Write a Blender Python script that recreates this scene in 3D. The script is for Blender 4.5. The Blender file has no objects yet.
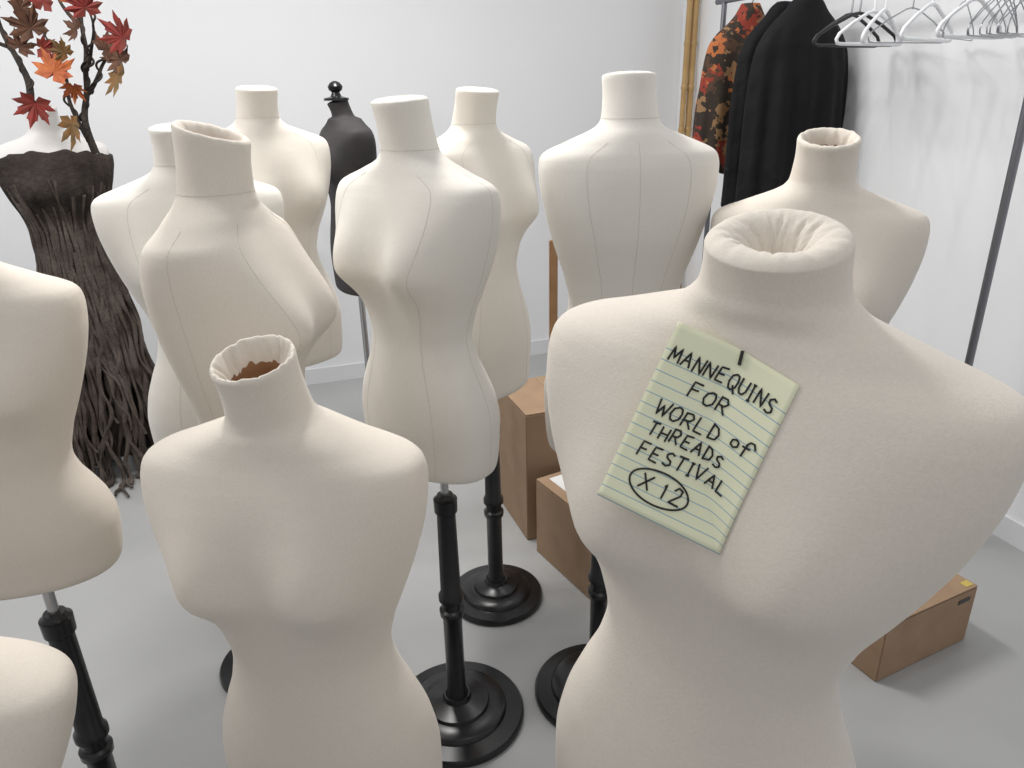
import bpy, bmesh, math, random
from mathutils import Vector, Matrix
sc = bpy.context.scene
sc.view_settings.view_transform = 'Standard'
sc.view_settings.look = 'None'
sc.view_settings.exposure = 0.0

# ------------------------------------------------------------------ helpers
def new_mat(name, col, rough=0.7, metal=0.0, noise=None, bump=None, sheen=0.0, spec=0.5, coat=0.0):
    m = bpy.data.materials.new(name); m.use_nodes = True
    nt = m.node_tree; b = nt.nodes['Principled BSDF']
    b.inputs['Base Color'].default_value = (*col, 1)
    b.inputs['Roughness'].default_value = rough
    b.inputs['Metallic'].default_value = metal
    b.inputs['Specular IOR Level'].default_value = spec
    b.inputs['Sheen Weight'].default_value = sheen
    b.inputs['Coat Weight'].default_value = coat
    tc = nt.nodes.new('ShaderNodeTexCoord')
    if noise:   # (scale, colour2, lo, hi)
        n = nt.nodes.new('ShaderNodeTexNoise'); n.inputs['Scale'].default_value = noise[0]
        n.inputs['Detail'].default_value = 5
        nt.links.new(tc.outputs['Object'], n.inputs['Vector'])
        r = nt.nodes.new('ShaderNodeValToRGB')
        r.color_ramp.elements[0].position = noise[2]; r.color_ramp.elements[1].position = noise[3]
        r.color_ramp.elements[0].color = (*col, 1); r.color_ramp.elements[1].color = (*noise[1], 1)
        nt.links.new(n.outputs['Fac'], r.inputs['Fac'])
        nt.links.new(r.outputs['Color'], b.inputs['Base Color'])
    if bump:    # list of (scale, strength, distance)
        prev = None
        for s, st, d in bump:
            n = nt.nodes.new('ShaderNodeTexNoise'); n.inputs['Scale'].default_value = s
            n.inputs['Detail'].default_value = 3
            nt.links.new(tc.outputs['Object'], n.inputs['Vector'])
            bp = nt.nodes.new('ShaderNodeBump'); bp.inputs['Strength'].default_value = st
            bp.inputs['Distance'].default_value = d
            nt.links.new(n.outputs['Fac'], bp.inputs['Height'])
            if prev: nt.links.new(prev.outputs['Normal'], bp.inputs['Normal'])
            prev = bp
        nt.links.new(prev.outputs['Normal'], b.inputs['Normal'])
    return m

def mesh_obj(name, verts, faces, mats, parent=None, smooth=True, fmats=None):
    me = bpy.data.meshes.new(name); me.from_pydata([tuple(v) for v in verts], [], faces); me.update()
    for m in mats: me.materials.append(m)
    if fmats:
        for p, i in zip(me.polygons, fmats): p.material_index = i
    if smooth:
        for p in me.polygons: p.use_smooth = True
    o = bpy.data.objects.new(name, me); sc.collection.objects.link(o)
    if parent: o.parent = parent
    return o

def empty(name, loc=(0, 0, 0), rz=0.0):
    e = bpy.data.objects.new(name, None); sc.collection.objects.link(e)
    e.empty_display_size = 0.1
    e.location = loc; e.rotation_euler = (0, 0, math.radians(rz)); return e

def lathe(name, prof, mat, parent=None, seg=40, loc=(0, 0, 0), sharp=True):
    vs, fs = [], []
    for r, z in prof:
        for i in range(seg):
            t = 2*math.pi*i/seg
            vs.append((loc[0]+r*math.cos(t), loc[1]+r*math.sin(t), loc[2]+z))
    for j in range(len(prof)-1):
        for i in range(seg):
            k = (i+1) % seg
            fs.append((j*seg+i, j*seg+k, (j+1)*seg+k, (j+1)*seg+i))
    fs.append(tuple(reversed(range(seg))))
    fs.append(tuple(range((len(prof)-1)*seg, len(prof)*seg)))
    o = mesh_obj(name, vs, fs, [mat], parent)
    if sharp:
        try: o.data.set_sharp_from_angle(angle=math.radians(40))
        except Exception: pass
    return o

def curve_obj(name, lines, rad, mat, parent=None, kind='POLY', cyclic=False, radii=None, res=3):
    cu = bpy.data.curves.new(name, 'CURVE'); cu.dimensions = '3D'
    cu.bevel_depth = rad; cu.bevel_resolution = res; cu.use_fill_caps = True
    for li, pts in enumerate(lines):
        s = cu.splines.new('NURBS' if kind == 'NURBS' else 'POLY'); s.points.add(len(pts)-1)
        for i, p in enumerate(pts):
            s.points[i].co = (p[0], p[1], p[2], 1)
            if radii: s.points[i].radius = radii[li][i] if isinstance(radii[li], (list, tuple)) else radii[li]
        s.use_cyclic_u = cyclic
        if kind == 'NURBS': s.order_u = 4; s.use_endpoint_u = True; s.resolution_u = 6
    cu.materials.append(mat)
    o = bpy.data.objects.new(name, cu); sc.collection.objects.link(o)
    if parent: o.parent = parent
    return o

def box(name, cx, cy, cz, sx, sy, sz, mat, parent=None, rz=0, bev=0.0):
    bm = bmesh.new(); bmesh.ops.create_cube(bm, size=1)
    for v in bm.verts: v.co = Vector((v.co.x*sx, v.co.y*sy, v.co.z*sz))
    if bev: bmesh.ops.bevel(bm, geom=bm.edges[:], offset=bev, segments=2, affect='EDGES')
    me = bpy.data.meshes.new(name); bm.to_mesh(me); bm.free(); me.materials.append(mat)
    o = bpy.data.objects.new(name, me); sc.collection.objects.link(o)
    o.location = (cx, cy, cz); o.rotation_euler = (0, 0, math.radians(rz))
    if parent: o.parent = parent
    return o

def pchip(tab, z, col):
    zs = [-t[0] for t in tab]; ys = [t[col] for t in tab]; x = -z
    n = len(zs)
    if x <= zs[0]: return ys[0]
    if x >= zs[-1]: return ys[-1]
    d = [(ys[i+1]-ys[i])/(zs[i+1]-zs[i]) for i in range(n-1)]
    def sl(i):
        if i == 0: return d[0]
        if i == n-1: return d[-1]
        if d[i-1]*d[i] <= 0: return 0.0
        h0 = zs[i]-zs[i-1]; h1 = zs[i+1]-zs[i]
        w1 = 2*h1+h0; w2 = h1+2*h0
        return (w1+w2)/(w1/d[i-1]+w2/d[i])
    for i in range(n-1):
        if x <= zs[i+1]:
            h = zs[i+1]-zs[i]; t = (x-zs[i])/h
            return ((1+2*t)*(1-t)**2*ys[i] + t*(1-t)**2*h*sl(i) + t*t*(3-2*t)*ys[i+1] + t*t*(t-1)*h*sl(i+1))

# ------------------------------------------------------------------ materials
fab_bump = [(6, 0.22, 0.014), (17, 0.16, 0.005), (500, 0.45, 0.0007)]
M_cream = new_mat('cream_jersey', (0.735, 0.675, 0.595), 1.0, noise=(300, (0.69, 0.63, 0.555), 0.3, 0.75), bump=fab_bump, sheen=0.2, spec=0.06)
M_white = new_mat('white_linen', (0.77, 0.74, 0.68), 1.0, noise=(300, (0.73, 0.695, 0.635), 0.3, 0.75), bump=fab_bump, sheen=0.2, spec=0.06)
M_mid = new_mat('ivory_linen', (0.75, 0.705, 0.63), 1.0, noise=(300, (0.71, 0.66, 0.59), 0.3, 0.75), bump=fab_bump, sheen=0.2, spec=0.06)
M_seamc = new_mat('seam_thread', (0.60, 0.555, 0.485), 0.95)
M_card = new_mat('cardboard_core', (0.32, 0.17, 0.085), 0.9, noise=(20, (0.22, 0.11, 0.05), 0.3, 0.7))
M_ply = new_mat('plywood_plate', (0.35, 0.24, 0.14), 0.8)
M_black = new_mat('black_lacquer', (0.006, 0.006, 0.007), 0.28, spec=0.5, noise=(30, (0.012, 0.012, 0.013), 0.4, 0.8))
M_chrome = new_mat('brushed_steel', (0.55, 0.55, 0.56), 0.3, metal=1.0)
M_blackform = new_mat('charcoal_fabric', (0.030, 0.026, 0.027), 0.75, bump=fab_bump, noise=(12, (0.05, 0.045, 0.045), 0.3, 0.8))
M_wall = new_mat('wall_paint', (0.80, 0.81, 0.825), 0.85, bump=[(60, 0.05, 0.002)], noise=(2, (0.785, 0.795, 0.81), 0.3, 0.7))
M_base = new_mat('baseboard_paint', (0.72, 0.73, 0.75), 0.5)
M_floor = new_mat('floor_sheet', (0.395, 0.397, 0.395), 0.38, noise=(3, (0.36, 0.362, 0.36), 0.35, 0.7), bump=[(150, 0.05, 0.001)], spec=0.4)
M_box = new_mat('corrugated_cardboard', (0.36, 0.24, 0.15), 0.85, noise=(14, (0.30, 0.195, 0.12), 0.3, 0.8), bump=[(80, 0.1, 0.001)])
M_tape = new_mat('packing_tape', (0.33, 0.22, 0.12), 0.25)
M_label = new_mat('label_paper', (0.75, 0.75, 0.73), 0.7)
M_yel = new_mat('yellow_label', (0.55, 0.42, 0.10), 0.6)
M_wood = new_mat('light_wood', (0.33, 0.19, 0.09), 0.55, noise=(12, (0.23, 0.12, 0.05), 0.3, 0.7))

# ------------------------------------------------------------------ dress forms
TORSO = [
 (0.030, .0550, .0545, .0550, 2.0), (0.010, .0582, .0555, .0572, 2.0), (-.002, .0665, .0580, .0625, 2.0), (-.012, .0840, .0610, .0695, 2.0),
 (-.023, .1130, .0645, .0755, 2.0), (-.034, .1430, .0680, .0810, 2.0), (-.044, .1700, .0715, .0855, 2.15), (-.053, .1850, .0755, .0895, 2.35),
 (-.064, .1915, .0805, .0935, 2.5), (-.080, .1935, .0875, .0985, 2.6), (-.110, .1915, .0975, .1035, 2.65), (-.16, .1815, .1055, .1060, 2.6),
 (-.21, .1670, .1070, .1030, 2.4), (-.255, .1510, .1000, .0930, 2.3), (-.31, .1300, .0900, .0800, 2.2),
 (-.36, .1190, .0860, .0740, 2.2), (-.41, .1270, .0900, .0810, 2.2), (-.47, .1480, .0960, .0980, 2.2),
 (-.53, .1660, .1010, .1140, 2.2), (-.59, .1740, .1030, .1200, 2.2), (-.66, .1720, .1000, .1160, 2.2),
 (-.725, .1660, .0970, .1100, 2.2), (-.735, .1630, .0940, .1070, 2.2)]

class Form:
    def __init__(s, nh=.09, low=.88, bust=.042, tilt=.25, lean=.02, wx=1.0, neck=.054, sh=1.0, bw=.055):
        s.nh, s.bust, s.tilt, s.lean, s.wx, s.bw = nh, bust, tilt, lean, wx, bw
        kk = neck/.054
        tab = [(nh, neck, neck, neck, 2.0)]
        if nh > .06: tab.append(((nh+.03)*.5, neck*.985, neck*.98, neck*.985, 2.0))
        for r in TORSO:
            z = r[0] if r[0] > -.36 else -.36+(r[0]+.36)*low
            r = list(r[1:])
            if z > -.012: r[0] *= kk; r[1] *= kk; r[2] *= kk
            w = max(0, min(1, (z+.33)/.15))*max(0, min(1, (-z-.01)/.03)); r[0] *= 1+(sh-1)*w
            tab.append((z, *r))
        s.tab = tab; s.zbot = -.36+(-.735+.36)*low
        s.cache = {}
    def ring(s, z):
        k = round(z, 6)
        if k not in s.cache: s.cache[k] = [pchip(s.tab, z, c) for c in (1, 2, 3, 4)]
        return s.cache[k]
    def bump(s, x, z, w):
        zb = -.205; dz = z-zb
        sz = .080 if dz > 0 else .052
        g = 0
        for sx in (-1, 1):
            g += math.exp(-((x-sx*.080)/s.bw)**2-(dz/sz)**2)
        return s.bust*g*w
    def pt(s, th, z):
        a, f, b, n = s.ring(z)
        c, q = math.cos(th), math.sin(th)
        x = a*math.copysign(abs(c)**(2/n), c)
        d = f if q < 0 else b
        y = d*math.copysign(abs(q)**(2/n), q)
        if q < 0:
            g = s.bump(x, z, min(1, abs(q)*1.25)); y -= g; x *= 1+g*.6
        x *= s.wx
        if z > -.02:
            k = max(0, (z+.02)/(s.nh+.02)); k2 = max(0, z/s.nh); y -= s.lean*k*k*(2-k); z = z + s.tilt*y*k2*k2
        return Vector((x, y, z))
    def front(s, x, z):
        a, f, b, n = s.ring(z)
        r = min(.999, abs(x/s.wx/a)); y = -f*(1-r**n)**(1/n)
        return y - s.bump(x/s.wx, z, min(1, (1-r**n)**(1/n)*1.25))

def dress_form(x, y, ztop, rz, F, style='open', mat=M_cream, seams=False, scale=1.0, R=.165, stand=True,
               seed=1, standoff=(0, 0), name='dress_form', tiltx=0, tilty=0):
    rnd = random.Random(seed)
    E = empty(name, (x, y, 0), rz)
    z0 = ztop - F.nh*scale
    seg = 144
    zs = [F.nh-(F.nh-.03)*i/8 for i in range(9)] + [0.03-i*.003 for i in range(1, 42)]
    z = zs[-1]
    while z-.009 > F.zbot: z -= .009; zs.append(z)
    zs.append(F.zbot)
    if style == 'open':
        prof = [(.50, -.07, 0), (.62, -.045, .3), (.68, -.02, 1), (.74, -.006, 1), (.80, .001, .9), (.87, .005, .6), (.93, .0058, .3), (.98, .003, .1)]
    elif style == 'wide':
        prof = [(.58, -.055, .0), (.62, -.034, .2), (.65, -.022, 2.0), (.70, -.016, 2.4), (.76, -.009, 2.3), (.82, -.003, 2.0), (.87, .002, 1.5), (.91, .005, 1.0), (.945, .0058, .6), (.972, .0045, .3), (.992, .002, .1)]
    elif style == 'rolled':
        prof = [(.10, -.040, .2), (.16, -.030, .8), (.22, -.020, 1.3), (.29, -.012, 1.7), (.37, -.005, 1.8), (.46, .0005, 1.6), (.56, .0045, 1.25), (.66, .007, .9), (.76, .0082, .55),
                (.85, .0075, .3), (.92, .0055, .13), (.97, .003, .05), (.993, .001, .02)]
    else:
        prof = [(.06, .008, .2), (.15, .0085, 1), (.25, .008, 1.2), (.4, .0078, 1.1), (.55, .007, .9), (.7, .0065, .6), (.82, .0055, .35), (.91, .004, .15), (.97, .0022, .05)]
    ks = [(rnd.choice([5, 7, 9, 11, 14, 17, 22]), rnd.uniform(0, 6.28), rnd.uniform(.5, 1)) for _ in range(5)]
    vs, fs, fm = [], [], []
    top = [F.pt(2*math.pi*i/seg, F.nh) for i in range(seg)]
    ctr = sum(top, Vector())/seg
    below = [F.pt(2*math.pi*i/seg, F.nh-.035) for i in range(seg)]
    cb = sum(below, Vector())/seg
    rows = []
    folds = []
    aa = 0
    while aa < 2*math.pi:
        folds.append((aa, rnd.uniform(.4, 1.0))); aa += rnd.uniform(.18, .5)
    for ri, (rs, dz, w) in enumerate(prof):
        row = []
        dep = max(0, -dz)/.035
        cc = ctr+(cb-ctr)*dep; cc.z = ctr.z
        for i in range(seg):
            t = 2*math.pi*i/seg
            rip = sum(a*math.sin(k*t+p) for k, p, a in ks)/3.0
            fold = 0
            for fa, fw in folds:
                d = (t-fa-.15*math.sin(rs*9+fa*3)+math.pi) % (2*math.pi)-math.pi
                fold -= fw*math.exp(-(d/.055)**2)
            v = cc+(top[i]-ctr)*(rs*(1+.05*rip*w*(.3 if style == 'wide' else 1)-(.025*fold*w if style == 'wide' and rs < .9 else 0)))
            v.z += dz+(.0014*rip+.0034*fold)*w*(1.0 if style != 'closed' else .6)
            if style == 'rolled': v.x = cc.x+(v.x-cc.x)*(1+.35*max(0, .6-rs))
            row.append(v)
        rows.append(row)
    for zz in zs:
        rows.append([F.pt(2*math.pi*i/seg, zz) for i in range(seg)])
    last = rows[-1]
    rows.append([Vector((v.x*.975, v.y*.975, v.z-.004)) for v in last])
    rows.append([Vector((v.x*.90, v.y*.90, v.z-.004)) for v in last])
    for r in rows: vs += r
    for j in range(len(rows)-1):
        for i in range(seg):
            k = (i+1) % seg
            fs.append((j*seg+i, (j+1)*seg+i, (j+1)*seg+k, j*seg+k))
            fm.append(1 if (style in ('open', 'wide') and j < 2) else 0)
    vs.append(sum(rows[0], Vector())/seg); c0 = len(vs)-1
    vs.append(Vector((0, 0, F.zbot-.004))); c1 = len(vs)-1
    L = (len(rows)-1)*seg
    for i in range(seg):
        k = (i+1) % seg
        fs.append((c0, i, k)); fm.append(0 if style in ('closed', 'rolled') else 1)
        fs.append((c1, L+k, L+i)); fm.append(2)
    o = mesh_obj('torso', vs, fs, [mat, M_card, M_ply], E, True, fm)
    o.location = (0, 0, z0); o.scale = (scale,)*3
    o.rotation_euler = (math.radians(tiltx), math.radians(tilty), 0)
    if seams:
        lines = []
        def path(fn):
            L = []
            for i in range(90):
                zz = -.03+(F.zbot+.03)*i/89
                p = F.pt(fn(zz), zz); L.append(p)
            return L
        for b0 in (math.radians(-58), math.radians(-122), math.radians(62), math.radians(118)):
            lines.append(path(lambda z, b0=b0: b0))
        lines.append(path(lambda z: math.pi/2)); lines.append(path(lambda z: 0.05)); lines.append(path(lambda z: math.pi-0.05))
        curve_obj('seams', lines, .0005, M_seamc, o, res=1)
        ringl = [[F.pt(2*math.pi*i/80, .012) for i in range(80)]]
        curve_obj('neck_seam', ringl, .0006, M_seamc, o, cyclic=True, res=1)
    if stand:
        zb = z0+F.zbot*scale
        zc = zb-.10
        sx, sy = standoff
        lathe('steel_pole', [(.0095, zc-.02), (.0095, zb+.002)], M_chrome, E, 20, (sx, sy, 0))
        m = zc*.55
        lathe('turned_column', [(.030, .05), (.030, .075), (.024, .09), (.0235, m-.05), (.030, m-.04), (.031, m-.025), (.024, m-.02),
              (.024, m), (.031, m+.006), (.031, m+.02), (.025, m+.03), (.022, zc-.05), (.027, zc-.045), (.028, zc-.012), (.020, zc-.006), (.0185, zc)], M_black, E, 32, (sx, sy, 0))
        lathe('round_base', [(R*.97, 0), (R, .004), (R, .014), (R*.97, .022), (R*.74, .026), (R*.72, .036), (R*.69, .040), (R*.48, .043), (R*.46, .052), (R*.30, .058), (.038, .062), (.034, .075)], M_black, E, 72, (sx, sy, 0))
    return E, z0

AX, AY, ATY, AYAW = .231, .63, 2.6, -36
FA = Form(nh=.050, bust=.038, neck=.0575, sh=1.07, low=.9, tilt=.22, lean=.012)
EA, zA = dress_form(AX, AY, 1.427, AYAW, FA, 'rolled', M_cream, scale=1.04, seed=3, tilty=ATY)
dress_form(-.312, .878, 1.246, -12, Form(nh=.088, bust=.036, neck=.052, low=.9, sh=1.02), 'wide', M_cream, seed=5, tilty=-1.6)
dress_form(-.842, 1.10, 1.405, 15, Form(nh=.09, low=.60, wx=.95), 'open', M_cream, seed=6, scale=.93, tilty=1.5)
dress_form(-.675, .60, 1.115, 20, Form(nh=.09, low=.82), 'open', M_cream, seed=7, tilty=10)
dress_form(-.486, 1.267, 1.488, 84, Form(nh=.10, bust=.050, bw=.075, neck=.056, lean=.008, sh=.84, tilt=.3), 'open', M_cream, seams=True, seed=8, scale=1.05)
dress_form(-.712, 1.695, 1.480, 20, Form(nh=.085, tilt=.1), 'closed', M_white, seams=True, seed=9, scale=1.03, R=.145)
dress_form(-.68, 2.154, 1.555, 40, Form(nh=.085, tilt=.1), 'closed', M_mid, seams=True, seed=10, scale=1.0)
dress_form(-.187, 1.50, 1.528, -38, Form(nh=.10, tilt=.08, bust=.046, low=.79), 'closed', M_white, seams=True, seed=11, standoff=(.02, .016), R=.175, scale=1.0)
dress_form(-.085, 1.99, 1.540, 48, Form(nh=.09, tilt=.1, low=.94), 'closed', M_mid, seams=True, seed=12, R=.15, standoff=(.01, -.018))
dress_form(.247, 1.569, 1.563, 185, Form(nh=.09, tilt=.05, low=.92, sh=.95), 'closed', M_white, seams=True, seed=13, R=.17, standoff=(.032, 0))
dress_form(.60, 1.451, 1.450, -15, Form(nh=.085), 'open', M_cream, seed=14, scale=1.03)

# black display form with finial
EH, zH = dress_form(-.60, 2.9, 1.51, -60, Form(nh=.06, neck=.042, low=1.0, sh=.93), 'closed', M_blackform, seams=False, scale=.88, stand=False, seed=20, name='black_dress_form')
lathe('neck_finial', [(.045, 0), (.045, .008), (.02, .014), (.014, .028), (.024, .036), (.027, .048), (.018, .060), (.006, .066)], M_black, EH, 28, (0, -.02, 1.51))
lathe('steel_pole', [(.012, .03), (.012, zH-.60)], M_chrome, EH, 20)
lathe('round_base', [(.16, 0), (.16, .012), (.15, .02), (.03, .03), (.018, .05)], M_black, EH, 48)

# ------------------------------------------------------------------ handwritten note on front form
S = {
 'M': [[(0,0),(.1,1),(.45,.25),(.85,1),(1,0)]],
 'A': [[(0,0),(.5,1),(.95,0)],[(.15,.38),(.85,.42)]],
 'N': [[(0,0),(.05,1),(.85,.02),(.95,1)]],
 'E': [[(.85,1),(.08,.95),(0,.02),(.85,.0)],[(.05,.5),(.7,.52)]],
 'Q': [[(.5,1),(.1,.8),(0,.4),(.2,.05),(.55,0),(.9,.25),(.95,.65),(.8,.95),(.5,1)],[(.55,.3),(1.05,-.15)]],
 'U': [[(0,1),(.02,.3),(.25,.02),(.6,.02),(.85,.3),(.9,1)]],
 'I': [[(.4,1),(.42,0)],[(.05,1),(.8,1)],[(.05,0),(.8,.02)]],
 'S': [[(.85,.88),(.5,1),(.12,.82),(.2,.58),(.7,.42),(.8,.18),(.45,0),(0,.1)]],
 'F': [[(0,0),(.05,1),(.85,1)],[(.03,.52),(.7,.55)]],
 'O': [[(.5,1),(.12,.8),(0,.4),(.2,.05),(.55,0),(.9,.25),(.95,.65),(.8,.95),(.5,1)]],
 'R': [[(0,0),(.05,1)],[(0,.95),(.6,1),(.85,.75),(.6,.5),(.05,.45)],[(.35,.48),(.9,0)]],
 'W': [[(0,1),(.2,0),(.5,.7),(.75,0),(1.05,1)]],
 'L': [[(.05,1),(0,.02),(.8,0)]],
 'D': [[(.05,0),(.08,1)],[(0,1),(.6,.9),(.9,.55),(.75,.15),(0,0)]],
 'o': [[(.45,.6),(.1,.45),(.1,.1),(.45,0),(.8,.2),(.75,.5),(.45,.6)]],
 'f': [[(1.3,.75),(.95,1.1),(.6,1.05),(.4,.8),(.35,-.2)],[(.05,.5),(.85,.58)]],
 'T': [[(.45,1),(.42,0)],[(0,.98),(.95,1.02)]],
 'H': [[(0,1),(.02,0)],[(.85,1),(.85,0)],[(0,.5),(.85,.52)]],
 'V': [[(0,1),(.45,0),(.95,1.05)]],
 'X': [[(0,1),(.85,0)],[(.85,1),(0,0)]],
 '1': [[(.2,.8),(.5,1),(.5,0)]],
 '2': [[(.05,.75),(.3,1),(.7,.9),(.7,.6),(0,.02),(.95,.0)]],
}
PW, PH = .1125, .163
M_ink = new_mat('marker_ink', (0.008, 0.008, 0.010), 0.6)
Ri = Matrix.Rotation(math.radians(-AYAW), 3, 'Z')
D1 = (Ri @ Vector((.881, -.328, -.341))).normalized()
D2 = Ri @ Vector((-.422, -.222, -.876)); D2 = (D2-D1*D2.dot(D1)).normalized()
NC = Ri @ Vector((.1555-AX, .5568-AY, 0)); NC.z = 1.273-zA
NN = D1.cross(D2); NN = NN if NN.y < 0 else -NN
TY = Matrix.Rotation(math.radians(ATY), 3, 'Y'); TYi = TY.inverted()
def note_pt(s, t, lift=0.0):
    p = NC + D1*((s-.5)*PW) + D2*((t-.5)*PH)
    p = p + NN*(.003*max(0, t-.7)**1.5*4)
    q = TYi @ p
    q.y = min(q.y, 1.04*FA.front(q.x/1.04, q.z/1.04)-.0016)
    return (TY @ q)+NN*lift
NE = empty('handwritten_note', (AX, AY, zA), AYAW)
vs, fs, uv = [], [], []
N1, N2 = 24, 32
for j in range(N2+1):
    for i in range(N1+1):
        vs.append(note_pt(i/N1, j/N2)); uv.append((i/N1, 1-j/N2))
for j in range(N2):
    for i in range(N1):
        a = j*(N1+1)+i; fs.append((a, a+N1+1, a+N1+2, a+1))
M_note = new_mat('yellow_ruled_paper', (0.83, 0.82, 0.55), 0.8)
nt = M_note.node_tree
uvn = nt.nodes.new('ShaderNodeUVMap'); sep = nt.nodes.new('ShaderNodeSeparateXYZ')
nt.links.new(uvn.outputs['UV'], sep.inputs['Vector'])
m1 = nt.nodes.new('ShaderNodeMath'); m1.operation = 'MULTIPLY'; m1.inputs[1].default_value = 16.5
m2 = nt.nodes.new('ShaderNodeMath'); m2.operation = 'FRACT'
m3 = nt.nodes.new('ShaderNodeMath'); m3.operation = 'LESS_THAN'; m3.inputs[1].default_value = .10
m4 = nt.nodes.new('ShaderNodeMath'); m4.operation = 'LESS_THAN'; m4.inputs[1].default_value = .87
m5 = nt.nodes.new('ShaderNodeMath'); m5.operation = 'MULTIPLY'
nt.links.new(sep.outputs['Y'], m1.inputs[0]); nt.links.new(m1.outputs[0], m2.inputs[0]); nt.links.new(m2.outputs[0], m3.inputs[0])
nt.links.new(sep.outputs['Y'], m4.inputs[0]); nt.links.new(m3.outputs[0], m5.inputs[0]); nt.links.new(m4.outputs[0], m5.inputs[1])
mx = nt.nodes.new('ShaderNodeMix'); mx.data_type = 'RGBA'
mx.inputs[6].default_value = (0.83, 0.835, 0.60, 1); mx.inputs[7].default_value = (0.36, 0.50, 0.55, 1)
nt.links.new(m5.outputs[0], mx.inputs[0]); nt.links.new(mx.outputs[2], nt.nodes['Principled BSDF'].inputs['Base Color'])
sheet = mesh_obj('paper_sheet', vs, fs, [M_note], NE)
ul = sheet.data.uv_layers.new(name='UVMap')
for l in sheet.data.loops: ul.data[l.index].uv = uv[l.vertex_index]
sheet.modifiers.new('t', 'SOLIDIFY').thickness = .0002
lines = []
rnd = random.Random(4)
def write(txt, s0, t0, w, h, gap=.28, rise=0.0):
    s = s0
    for i, ch in enumerate(txt):
        if ch == ' ': s += w*.7; continue
        jx, jy, jr = rnd.uniform(-.004, .004), rnd.uniform(-.006, .006), rnd.uniform(.93, 1.07)
        ww = w*(.5 if ch in 'I1' else 1.1 if ch in 'MW' else 1)
        for pl in S[ch]:
            sub = []
            pts = [(s+(px+.12*py)*ww+jx, t0-py*h*jr+jy+rise*(s-s0)) for px, py in pl]
            for a, b in zip(pts, pts[1:]):
                for q in range(5):
                    u = q/5; sub.append(note_pt(a[0]+(b[0]-a[0])*u, a[1]+(b[1]-a[1])*u, .0004))
            sub.append(note_pt(*pts[-1], .0004)); lines.append(sub)
        s += ww+w*gap
write('MANNEQUINS', .05, .205, .070, .082, .30, -.01)
write('FOR', .29, .335, .085, .078, .3, 0)
write('WORLD', .12, .480, .082, .085, .28, 0)
write('of', .72, .445, .08, .075, .2, -.05)
write('THREADS', .14, .590, .068, .075, .3, -.01)
write('FESTIVAL', .14, .710, .074, .078, .3, -.01)
write('X', .25, .870, .095, .085); write('12', .42, .875, .085, .085, .45)
el = []
for i in range(49):
    a = 2*math.pi*i/48+1; el.append(note_pt(.40+.235*math.cos(a)*(1+.03*math.sin(2*a)), .832+.088*math.sin(a), .0004))
lines.append(el)
curve_obj('lettering', lines, .00085, M_ink, NE, res=1)
p = note_pt(.515, .0, .0015); q = note_pt(.535, .075, .0015)
curve_obj('staple', [[p, q]], .0015, M_black, NE, res=2)

# ------------------------------------------------------------------ room
ang = math.degrees(math.atan2(.309, .951))
Cx, Cy = 1.0, 4.6
dl = Vector((-.951, -.309)); dr = Vector((.309, -.951))
def wall(name, d, length, nrm, h=3.1, th=.12, z0=0.0, mat=M_wall, off=0.0):
    c = Vector((Cx, Cy))+d*(length/2)+nrm*(th/2+off)
    return box(name, c.x, c.y, z0+h/2, length+th*(2 if off == 0 else 0), th, h, mat, None, math.degrees(math.atan2(d.y, d.x)))
nl = Vector((-.309, .951)); nr = Vector((.951, .309))
wall('wall_left', dl, 6.0, nl); wall('wall_right', dr, 6.0, nr)
wall('baseboard_left', dl, 6.0, nl, h=.09, th=.012, mat=M_base, off=-.0125)
wall('baseboard_right', dr, 6.0, nr, h=.09, th=.012, mat=M_base, off=-.0125)
fc = Vector((Cx, Cy))+dl*3+dr*3
box('floor', fc.x, fc.y, -.05, 6.4, 6.4, .1, M_floor, None, ang)

# ------------------------------------------------------------------ cardboard boxes
def carton(p0, p1, depth, h, yel=False, label=False):
    p0 = Vector(p0); p1 = Vector(p1); d = (p1-p0); L = d.length; d.normalize()
    n = Vector((-d.y, d.x))
    c = (p0+p1)/2+n*depth/2
    E = empty('cardboard_box', (c.x, c.y, 0), math.degrees(math.atan2(d.y, d.x)))
    box('carton_body', 0, 0, h/2, L, depth, h, M_box, E, bev=.003)
    for sgn in (-1, 1):
        box('top_flap', 0, sgn*(depth/4+.0006), h+.002, L-.004, depth/2-.003, .004, M_box, E)
    box('tape_strip', 0, 0, h+.0046, L+.002, .05, .001, M_tape, E)
    for sgn in (-1, 1): box('tape_end', sgn*(L/2+.0006), 0, h-.035, .001, .05, .075, M_tape, E)
    if label: box('shipping_label', -L*.28, -depth*.27, h+.0048, .12, .09, .001, M_label, E)
    if yel:
        box('yellow_label', L*.44, -depth*.42, h+.0048, .03, .022, .001, M_yel, E)
        box('black_slot', L*.36, -depth/2-.0008, h-.03, .05, .001, .014, M_black, E)
    return E
carton((-.06, 2.60), (.045, 2.30), .36, .50)
carton((.075, 2.235), (.27, 1.90), .36, .29, label=True)
carton((.987, 1.578), (1.325, 1.740), .26, .19, yel=True)

# ------------------------------------------------------------------ wooden easel behind back-view form
CE = empty('wooden_easel', (.44, 3.0, 0), 8)
for sx in (-1, 1):
    box('leg', sx*.265, 0, .485, .032, .03, .97, M_wood, CE, bev=.004)
r = box('rear_strut', 0, .17, .47, .025, .022, .98, M_wood, CE, bev=.003); r.rotation_euler = (math.radians(-18), 0, 0)
box('cross_rail', 0, -.0, .30, .50, .022, .045, M_wood, CE, bev=.003)
box('top_rail', 0, -.0, .93, .50, .022, .045, M_wood, CE, bev=.003)

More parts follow.
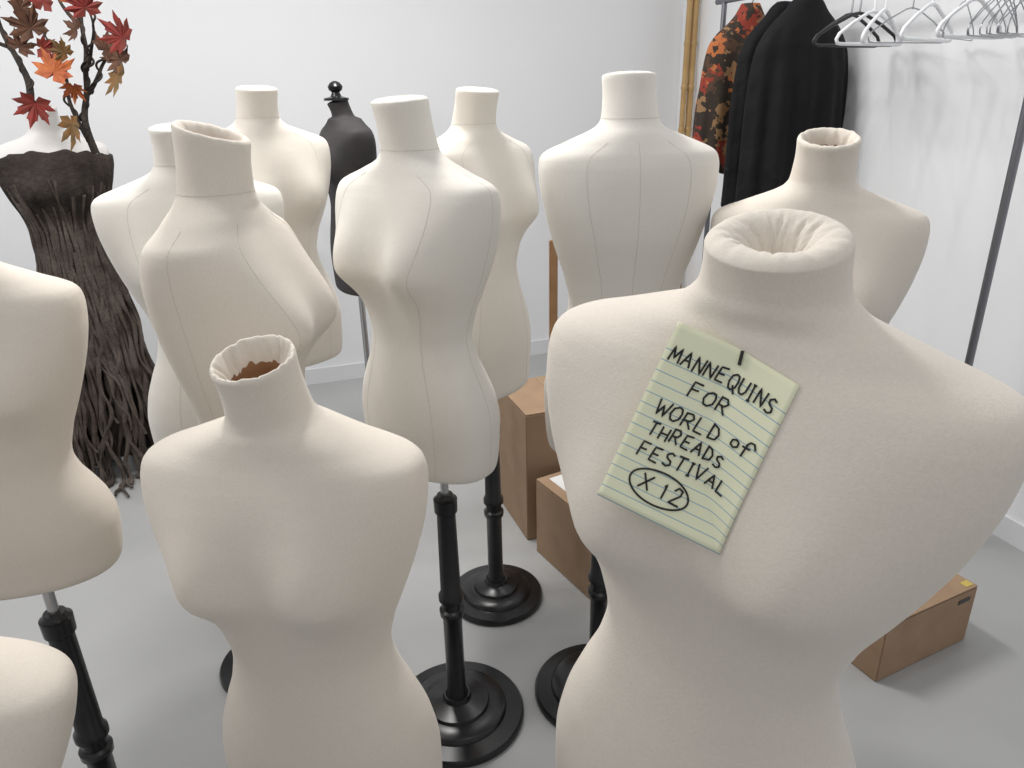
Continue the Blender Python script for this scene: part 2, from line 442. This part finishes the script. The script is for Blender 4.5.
# ------------------------------------------------------------------ bamboo poles
M_bam = new_mat('bamboo', (0.50, 0.33, 0.14), 0.45, noise=(9, (0.38, 0.23, 0.09), 0.3, 0.7))
def bamboo(x, y, h, r, tx, ty):
    prof = []; z = 0
    while z < h:
        prof += [(r*.96, z), (r*.95, z+.18), (r*1.14, z+.197), (r*1.14, z+.203), (r*.98, z+.21)]; z += .22
    o = lathe('bamboo_pole', prof, M_bam, None, 20); o.location = (x, y, 0); o.rotation_euler = (tx, ty, 0)
bamboo(1.015, 4.36, 2.3, .019, -.03, .005); bamboo(.965, 4.34, 1.9, .016, -.03, .012)

# ------------------------------------------------------------------ clothes rack
RE = empty('clothes_rack', (0, 0, 0))
a = Vector((1.0, 3.75)); b = Vector((1.49, 2.25)); HZ = 1.885
u = (b-a).normalized(); nn = Vector((-u.y, u.x))
M_rack = new_mat('rack_steel', (0.22, 0.22, 0.24), 0.35, metal=1.0)
L = []
for p in (a, b):
    L.append([(p.x, p.y, .07), (p.x, p.y, HZ)])
    L.append([(p.x-nn.x*.22, p.y-nn.y*.22, .07), (p.x+nn.x*.22, p.y+nn.y*.22, .07)])
L.append([(a.x-u.x*.06, a.y-u.y*.06, HZ), (b.x+u.x*.06, b.y+u.y*.06, HZ)])
L.append([(a.x, a.y, .12), (b.x, b.y, .12)])
curve_obj('tube_frame', L, .0125, M_rack, RE, res=4)
for p in (a, b):
    for sgn in (-1, 1):
        c = p+nn*.20*sgn
        w = lathe('caster_wheel', [(.02, -.011), (.028, -.009), (.028, .009), (.02, .011)], M_black, RE, 24)
        w.rotation_euler = (math.pi/2, 0, 0); w.location = (c.x, c.y, .028)
        lathe('caster_stem', [(.008, .03), (.008, .07)], M_rack, RE, 12, (c.x, c.y, 0))

# hangers
M_hw = new_mat('white_plastic', (0.82, 0.83, 0.85), 0.35)
M_hb = new_mat('black_plastic', (0.015, 0.015, 0.017), 0.35)
M_hg = new_mat('wire_steel', (0.35, 0.36, 0.38), 0.3, metal=1.0)
def hanger(t, yaw, mat, r=.0045, w=.19, dz=.045):
    c = a+u*t
    base = math.degrees(math.atan2(nn.y, nn.x))
    E = empty('clothes_hanger', (c.x, c.y, HZ+.0125+r), base+yaw)
    hook = []
    for i in range(15):
        an = math.radians(-40+i*(220/14)); R = .0125+r+.002
        hook.append((R*math.cos(math.pi-an), 0, -(.0125+r)+R*math.sin(math.pi-an)))
    hook += [(.019, 0, -.03), (.012, 0, -.055), (0, 0, -.07), (0, 0, -.10-dz)]
    curve_obj('hook', [hook], r*.6 if r > .003 else r, M_hg if mat is not M_hw else mat, E, res=2)
    body = [(0, 0, -.095), (.03, 0, -.10), (w*.6, 0, -.135), (w*.93, 0, -.168), (w, 0, -.185), (w*.96, 0, -.198), (w*.85, 0, -.20),
            (-w*.85, 0, -.20), (-w*.96, 0, -.198), (-w, 0, -.185), (-w*.93, 0, -.168), (-w*.6, 0, -.135), (-.03, 0, -.10), (0, 0, -.095)]
    body = [(x, y, z-dz) for x, y, z in body]
    curve_obj('body', [body], r, mat, E, res=3)
for t, yw, m, r in ((.82, 14, M_hb, .006), (.86, 2, M_hb, .006), (.93, 14, M_hw, .006), (.98, 30, M_hw, .006), (1.10, 8, M_hg, .0022), (1.18, 22, M_hw, .006),
                    (1.30, 30, M_hg, .0018), (1.34, 16, M_hw, .006), (1.40, 26, M_hg, .0018), (1.42, 22, M_hg, .0018), (1.44, 26, M_hg, .0018), (1.455, 30, M_hg, .0018),
                    (1.47, 24, M_hg, .0018), (1.485, 28, M_hg, .0018), (1.50, 32, M_hg, .0018), (1.53, 18, M_hg, .0018)):
    hanger(t, yw, m, r)

# garments
def garment(name, t, yaw, mat, prof, seed, side=0.0):
    rnd = random.Random(seed)
    c = a+u*t
    E = empty(name, (c.x, c.y, HZ), math.degrees(math.atan2(nn.y, nn.x))+yaw)
    length = -prof[-1][0]; ztop = prof[0][0]
    seg = 120; rows = []; n = 90
    ph = [(k, rnd.uniform(0, 6.28), rnd.uniform(.4, 1)) for k in (4, 6, 9, 13)]
    for j in range(n+1):
        z = ztop+(-length-ztop)*j/n
        w = pchip(prof, z, 1); d = pchip(prof, z, 2); row = []
        for i in range(seg):
            th = 2*math.pi*i/seg
            rip = sum(q*math.sin(k*th+p+z*1.8+.5*math.sin(z*7+k)) for k, p, q in ph)/2.4
            amp = min(1, max(0, (-z-.10)/.35))
            r = 1+.26*rip*amp
            row.append(Vector((w*math.cos(th)*(1+.05*rip*amp)+side*max(0, -z-.1), d*math.sin(th)*r, z+.015*rip*amp*(1 if j > n*.8 else 0))))
        rows.append(row)
    rows.insert(0, [Vector((v.x*.5, v.y*.5, v.z+.002)) for v in rows[0]])
    inner = [Vector((v.x*.96, v.y*.93, v.z+.004)) for v in rows[-1]]; rows.append(inner)
    rows.append([Vector((v.x*.9, v.y*.85, v.z+.3)) for v in inner])
    vs = [v for r in rows for v in r]; fs = []
    for j in range(len(rows)-1):
        for i in range(seg):
            k = (i+1) % seg; fs.append((j*seg+i, j*seg+k, (j+1)*seg+k, (j+1)*seg+i))
    fs.append(tuple(range(seg)))
    mesh_obj('body', vs, fs, [mat], E)
    hk = [(-.016, 0, -.005), (-.012, 0, .013), (0, 0, .018), (.012, 0, .013), (.018, 0, -.004), (.012, 0, -.02), (0, 0, -.035), (0, 0, prof[0][0]-.01)]
    curve_obj('hanger_hook', [hk], .0022, M_hg, E, 'NURBS', res=2)
M_coat = new_mat('black_nylon', (0.005, 0.005, 0.006), 0.75, bump=[(8, .5, .03), (30, .15, .006)], spec=.25)
M_flor = new_mat('leaf_print_cloth', (0.02, 0.02, 0.018), 0.85)
nt = M_flor.node_tree; vo = nt.nodes.new('ShaderNodeTexVoronoi'); vo.inputs['Scale'].default_value = 19
tc = nt.nodes.new('ShaderNodeTexCoord'); nz = nt.nodes.new('ShaderNodeTexNoise'); nz.inputs['Scale'].default_value = 30; nz.inputs['Detail'].default_value = 3
mxv = nt.nodes.new('ShaderNodeMix'); mxv.data_type = 'VECTOR'; mxv.inputs[0].default_value = .14
nt.links.new(tc.outputs['Object'], nz.inputs['Vector']); nt.links.new(tc.outputs['Object'], mxv.inputs[4]); nt.links.new(nz.outputs['Color'], mxv.inputs[5])
nt.links.new(mxv.outputs[1], vo.inputs['Vector'])
rp = nt.nodes.new('ShaderNodeValToRGB'); cr = rp.color_ramp; cr.interpolation = 'CONSTANT'
cols = [(0, (.030, .020, .014)), (.36, (.26, .035, .02)), (.50, (.035, .026, .016)), (.66, (.42, .13, .04)), (.76, (.08, .04, .022)), (.86, (.26, .15, .07))]
cr.elements[0].color = (*cols[0][1], 1); cr.elements[1].position = cols[1][0]; cr.elements[1].color = (*cols[1][1], 1)
for pz, c in cols[2:]:
    e = cr.elements.new(pz); e.color = (*c, 1)
sp = nt.nodes.new('ShaderNodeSeparateColor'); nt.links.new(vo.outputs['Color'], sp.inputs[0]); nt.links.new(sp.outputs[0], rp.inputs['Fac'])
nt.links.new(rp.outputs['Color'], nt.nodes['Principled BSDF'].inputs['Base Color'])
COAT = [(-.035, .035, .03), (-.05, .06, .045), (-.09, .10, .055), (-.13, .15, .065), (-.18, .195, .075), (-.24, .225, .085), (-.35, .24, .10), (-.55, .245, .11), (-.86, .25, .12)]
garment('black_coat', .57, 5, M_coat, COAT, 3)
garment('black_coat', .43, 8, M_coat, [(z*1.0-.01, w*.93, d*.8) for z, w, d in COAT[:-1]]+[(-.84, .235, .09)], 9)
garment('leaf_print_jacket', .20, -4, M_flor, [(-.03, .04, .035), (-.06, .055, .05), (-.10, .09, .05), (-.15, .15, .055), (-.20, .185, .06), (-.30, .205, .065), (-.45, .22, .07), (-.72, .23, .07)], 5)

# ------------------------------------------------------------------ tree costume on form
TE = empty('tree_costume_mannequin', (-1.72, 2.93, 0), 25)
FT = Form(nh=.09, bust=.035, low=1.0)
seg = 80; rows = []
zs = [FT.nh*(1-i/8) for i in range(8)]+[0.01-i*.006 for i in range(40)]
capr = [(.1, .004), (.5, .006), (.9, .004)]
top = [FT.pt(2*math.pi*i/seg, FT.nh) for i in range(seg)]; ct = sum(top, Vector())/seg
for rs, dz in capr: rows.append([ct+(v-ct)*rs+Vector((0, 0, dz)) for v in top])
for z in zs: rows.append([FT.pt(2*math.pi*i/seg, z) for i in range(seg)])
vs = [v for r in rows for v in r]; fs = []
for j in range(len(rows)-1):
    for i in range(seg):
        k = (i+1) % seg; fs.append((j*seg+i, (j+1)*seg+i, (j+1)*seg+k, j*seg+k))
fs.append(tuple(range(seg)))
M_tform = new_mat('white_form_skin', (.72, .70, .68), .8, bump=[(25, .3, .01)])
o = mesh_obj('bust', vs, fs, [M_tform], TE); o.location = (0, 0, 1.42)
M_bark = new_mat('felted_brown_wool', (.020, .014, .011), .95, noise=(14, (.050, .037, .031), .35, .75), bump=[(60, .9, .01)])
M_rope = new_mat('brown_roving', (.042, .030, .024), .95, noise=(10, (.135, .108, .092), .35, .75), bump=[(90, .8, .006)])
rnd = random.Random(11)
def trad(th, z):
    zl = z-1.42
    if zl > -.36:
        p = FT.pt(th, zl); return Vector((p.x, p.y))*1.055
    p = FT.pt(th, -.36); k = (-.36-zl)/1.0
    return Vector((p.x, p.y))*1.055*(1+.42*k)
vs, fs = [], []; seg = 160; n = 100
for j in range(n+1):
    z = 1.34-(1.34-.10)*j/n
    for i in range(seg):
        th = 2*math.pi*i/seg
        p = trad(th, z); amp = min(1, j/12)
        r = 1+amp*(.025*math.sin(23*th+2*math.sin(z*5))+.02*math.sin(37*th+z*6)) - .28*max(0, min(1, (1.0-z)/.5))
        top = (.018*math.cos(2*th+math.pi)+.006*math.sin(17*th))*max(0, 1-j/6)
        vs.append(Vector((p.x*r, p.y*r, z+top)))
for j in range(n):
    for i in range(seg):
        k = (i+1) % seg; fs.append((j*seg+i, (j+1)*seg+i, (j+1)*seg+k, j*seg+k))
fs.append(tuple(range(seg)))
mesh_obj('bodice_and_skirt', vs, fs, [M_bark], TE)
L = []; RR = []
for s in range(190):
    th = s*2.39996+rnd.uniform(-.05, .05); z0 = rnd.uniform(.85, 1.27); z1 = rnd.choice([.014, .014, rnd.uniform(.03, .30), rnd.uniform(.2, .6)])
    inner = rnd.random() < .45
    pts = []; rr = []; ph = rnd.uniform(0, 6.28); dr_ = rnd.uniform(-.5, .5); n = 34; ex = rnd.uniform(-.25, -.05) if inner else rnd.uniform(.0, .42)
    wv = rnd.uniform(.03, .09)
    for i in range(n+1):
        q = i/n; z = z0+(z1-z0)*q; t2 = th+dr_*q+.10*math.sin(ph+q*9)*q+wv*math.sin(ph*2+q*21)*q
        p = trad(t2, z)*(1.0+.05*math.sin(ph+q*17)*min(1, q*3)+ex*max(0, q-.15)**1.3)
        pts.append((p.x, p.y, z)); rr.append((.35+.5*math.sin(ph+q*15)**2)*(.6+.7*min(1, q*2))*(1-.5*q**4)*(.8 if z1 > .02 else 1))
    if z1 < .02:
        d = Vector((pts[-1][0], pts[-1][1])).normalized()
        l = rnd.uniform(.03, .16)
        for i in range(1, 5):
            q = i/4; pts.append((pts[n][0]+d.x*l*q+.02*math.sin(ph+4*q), pts[n][1]+d.y*l*q+.02*math.cos(ph+5*q), .013)); rr.append(.7*(1-.5*q))
    L.append(pts); RR.append(rr)
curve_obj('rope_strands', L, .0135, M_rope, TE, 'NURBS', radii=RR, res=3)
TB = empty('autumn_branches', (0, 0, 0), -25); TB.parent = TE
M_branch = new_mat('twisted_branch', (.018, .013, .010), .9, noise=(20, (.05, .038, .03), .4, .7), bump=[(70, .9, .01)])
K = .0036
def wp(uu, vv, y=0.0): return ((uu-39)*K, y, 1.54+(95-vv)*.0035)
B = []; BR = []
main = [[(100,150,-.1),(96,130,-.1),(92,112,-.08),(100,92,-.06),(98,70,-.04),(106,50,-.04),(100,28,-.02),(104,8,0),(98,-20,0)],
        [(95,135,-.1),(88,115,-.1),(80,95,-.08),(84,78,-.06),(74,62,-.05),(70,45,-.04),(62,30,-.02)],
        [(100,92,-.06),(112,80,-.06),(118,62,-.06),(134,52,-.05),(146,40,-.04)],
        [(98,70,-.04),(108,66,-.06),(116,50,-.1),(128,30,-.1),(122,14,-.1)],
        [(38,100,-.05),(42,84,-.04),(34,66,-.02),(24,46,0),(16,24,0),(20,4,0),(14,-20,0)],
        [(24,46,0),(12,44,0),(2,36,0),(-8,20,0)],
        [(5,120,-.1),(-4,100,-.1),(4,84,-.1),(-6,60,-.06),(-2,34,-.04)],
        [(100,28,-.02),(90,16,-.02),(78,4,0),(80,-20,0)]]
for i, m in enumerate(main):
    B.append([wp(*p) for p in m]); nn_ = len(m)
    w = 1.0 if i in (0, 4) else .6
    BR.append([w*(1.25-.85*q/(nn_-1)) for q in range(nn_)])
curve_obj('branches', B, .011, M_branch, TB, 'NURBS', radii=BR, res=3)
B2 = []
for m in main[:5]:
    pts = [Vector(wp(*p)) for p in m]; out = []
    for i in range(len(pts)-1):
        for q in range(6):
            t = q/6; p = pts[i].lerp(pts[i+1], t); an = (i*6+q)*.9
            out.append((p.x+.012*math.cos(an), p.y+.012*math.sin(an), p.z))
    B2.append(out)
curve_obj('branch_twine', B2, .004, M_branch, TB, 'NURBS', res=2)
def leafshape():
    prof = [(-90, .10), (-72, .38), (-45, .48), (-28, .72), (-12, .56), (4, .90), (15, .66), (22, .46), (30, .74), (37, .76), (46, 1.08), (54, .78), (60, .74), (66, .48),
            (73, .78), (80, .80), (90, 1.18)]
    full = prof+[(180-a_, r_) for a_, r_ in reversed(prof[:-1])]
    return [(r_*math.cos(math.radians(a_)), r_*math.sin(math.radians(a_))) for a_, r_ in full]
LS = leafshape()
LM = [new_mat('leaf_orange', (.46, .13, .03), .7, noise=(30, (.26, .045, .015), .35, .7)),
      new_mat('leaf_red', (.23, .018, .012), .7, noise=(30, (.12, .02, .01), .35, .7)),
      new_mat('leaf_brown', (.14, .06, .03), .75, noise=(30, (.06, .025, .015), .35, .7)),
      new_mat('leaf_olive', (.12, .085, .03), .75, noise=(30, (.26, .11, .03), .35, .7))]
leaves = [(70,32,.080,2,-20),(56,48,.055,2,40),(90,10,.075,1,10),(84,72,.085,0,20),(98,54,.05,3,-30),(148,62,.070,2,-40),(144,76,.075,3,160),
          (56,100,.075,1,200),(92,120,.080,3,180),(114,34,.055,2,-60),(128,16,.072,1,-10),(156,42,.078,1,-50),
          (134,52,.06,2,60),(64,14,.055,2,60),(112,6,.05,0,0),(76,50,.05,1,100),(96,86,.05,0,190)]
for i, (lu, lv, ls, mi, ro) in enumerate(leaves):
    vs = [Vector((0, 0, 0))]+[Vector((x*ls, 0, y*ls)) for x, y in LS]
    for v in vs: v.y += -.25*(v.x**2+v.z**2)/ls + rnd.uniform(-.004, .004)
    n = len(LS); fs = [(0, 1+k, 1+(k+1) % n) for k in range(n)]
    o = mesh_obj('maple_leaf', vs, fs, [LM[mi]], TB, False)
    o.location = Vector(wp(lu, lv))+Vector((0, -.12-rnd.uniform(0, .04), 0))
    o.rotation_euler = (rnd.uniform(-.6, .4), math.radians(ro), rnd.uniform(-.6, .6))
    o.modifiers.new('t', 'SOLIDIFY').thickness = .0008

# ------------------------------------------------------------------ lights
def area(name, loc, size, power, col=(1, 1, 1), target=None, sy=None):
    l = bpy.data.lights.new(name, 'AREA'); l.energy = power; l.size = size; l.color = col
    if sy: l.shape = 'RECTANGLE'; l.size_y = sy
    o = bpy.data.objects.new(name, l); sc.collection.objects.link(o); o.location = loc
    if target is not None:
        d = Vector(target)-Vector(loc); o.rotation_euler = d.to_track_quat('-Z', 'Y').to_euler()
    return o
WARM = (1, .98, .955)
area('ceiling_lamp_1', (-.45, 2.5, 3.0), .35, 44, WARM, (-.2, 1.6, 0), .8)
area('ceiling_lamp_2', (-1.7, 1.5, 3.0), .5, 24, WARM, (-.8, 1.5, 0), 1.0)
area('ceiling_lamp_3', (.5, .3, 3.0), .5, 4, WARM, (.2, .8, 0), 1.2)
area('ceiling_lamp_4', (.75, 1.9, 2.95), .06, 4, WARM, (1.7, 2.8, 1.0))
area('ceiling_lamp_5', (.60, 2.9, 2.95), .06, 3, WARM, (1.7, 2.8, 1.0))
area('ceiling_lamp_6', (-2.45, 1.9, 2.35), .05, 11, WARM, (-1.3, 3.8, 1.6))
w = bpy.data.worlds.new('World'); sc.world = w; w.use_nodes = True
w.node_tree.nodes['Background'].inputs[0].default_value = (.965, .975, 1.0, 1)
w.node_tree.nodes['Background'].inputs[1].default_value = .52

# ------------------------------------------------------------------ camera
cam = bpy.data.cameras.new('camera'); cam.sensor_width = 36; cam.lens = 740/1024*36; cam.clip_start = .02
co = bpy.data.objects.new('camera', cam); sc.collection.objects.link(co)
co.matrix_world = Matrix.Translation((0, 0, 1.55)) @ Matrix.Rotation(math.radians(68), 4, 'X') @ Matrix.Rotation(math.radians(-1.2), 4, 'Z')
sc.camera = co
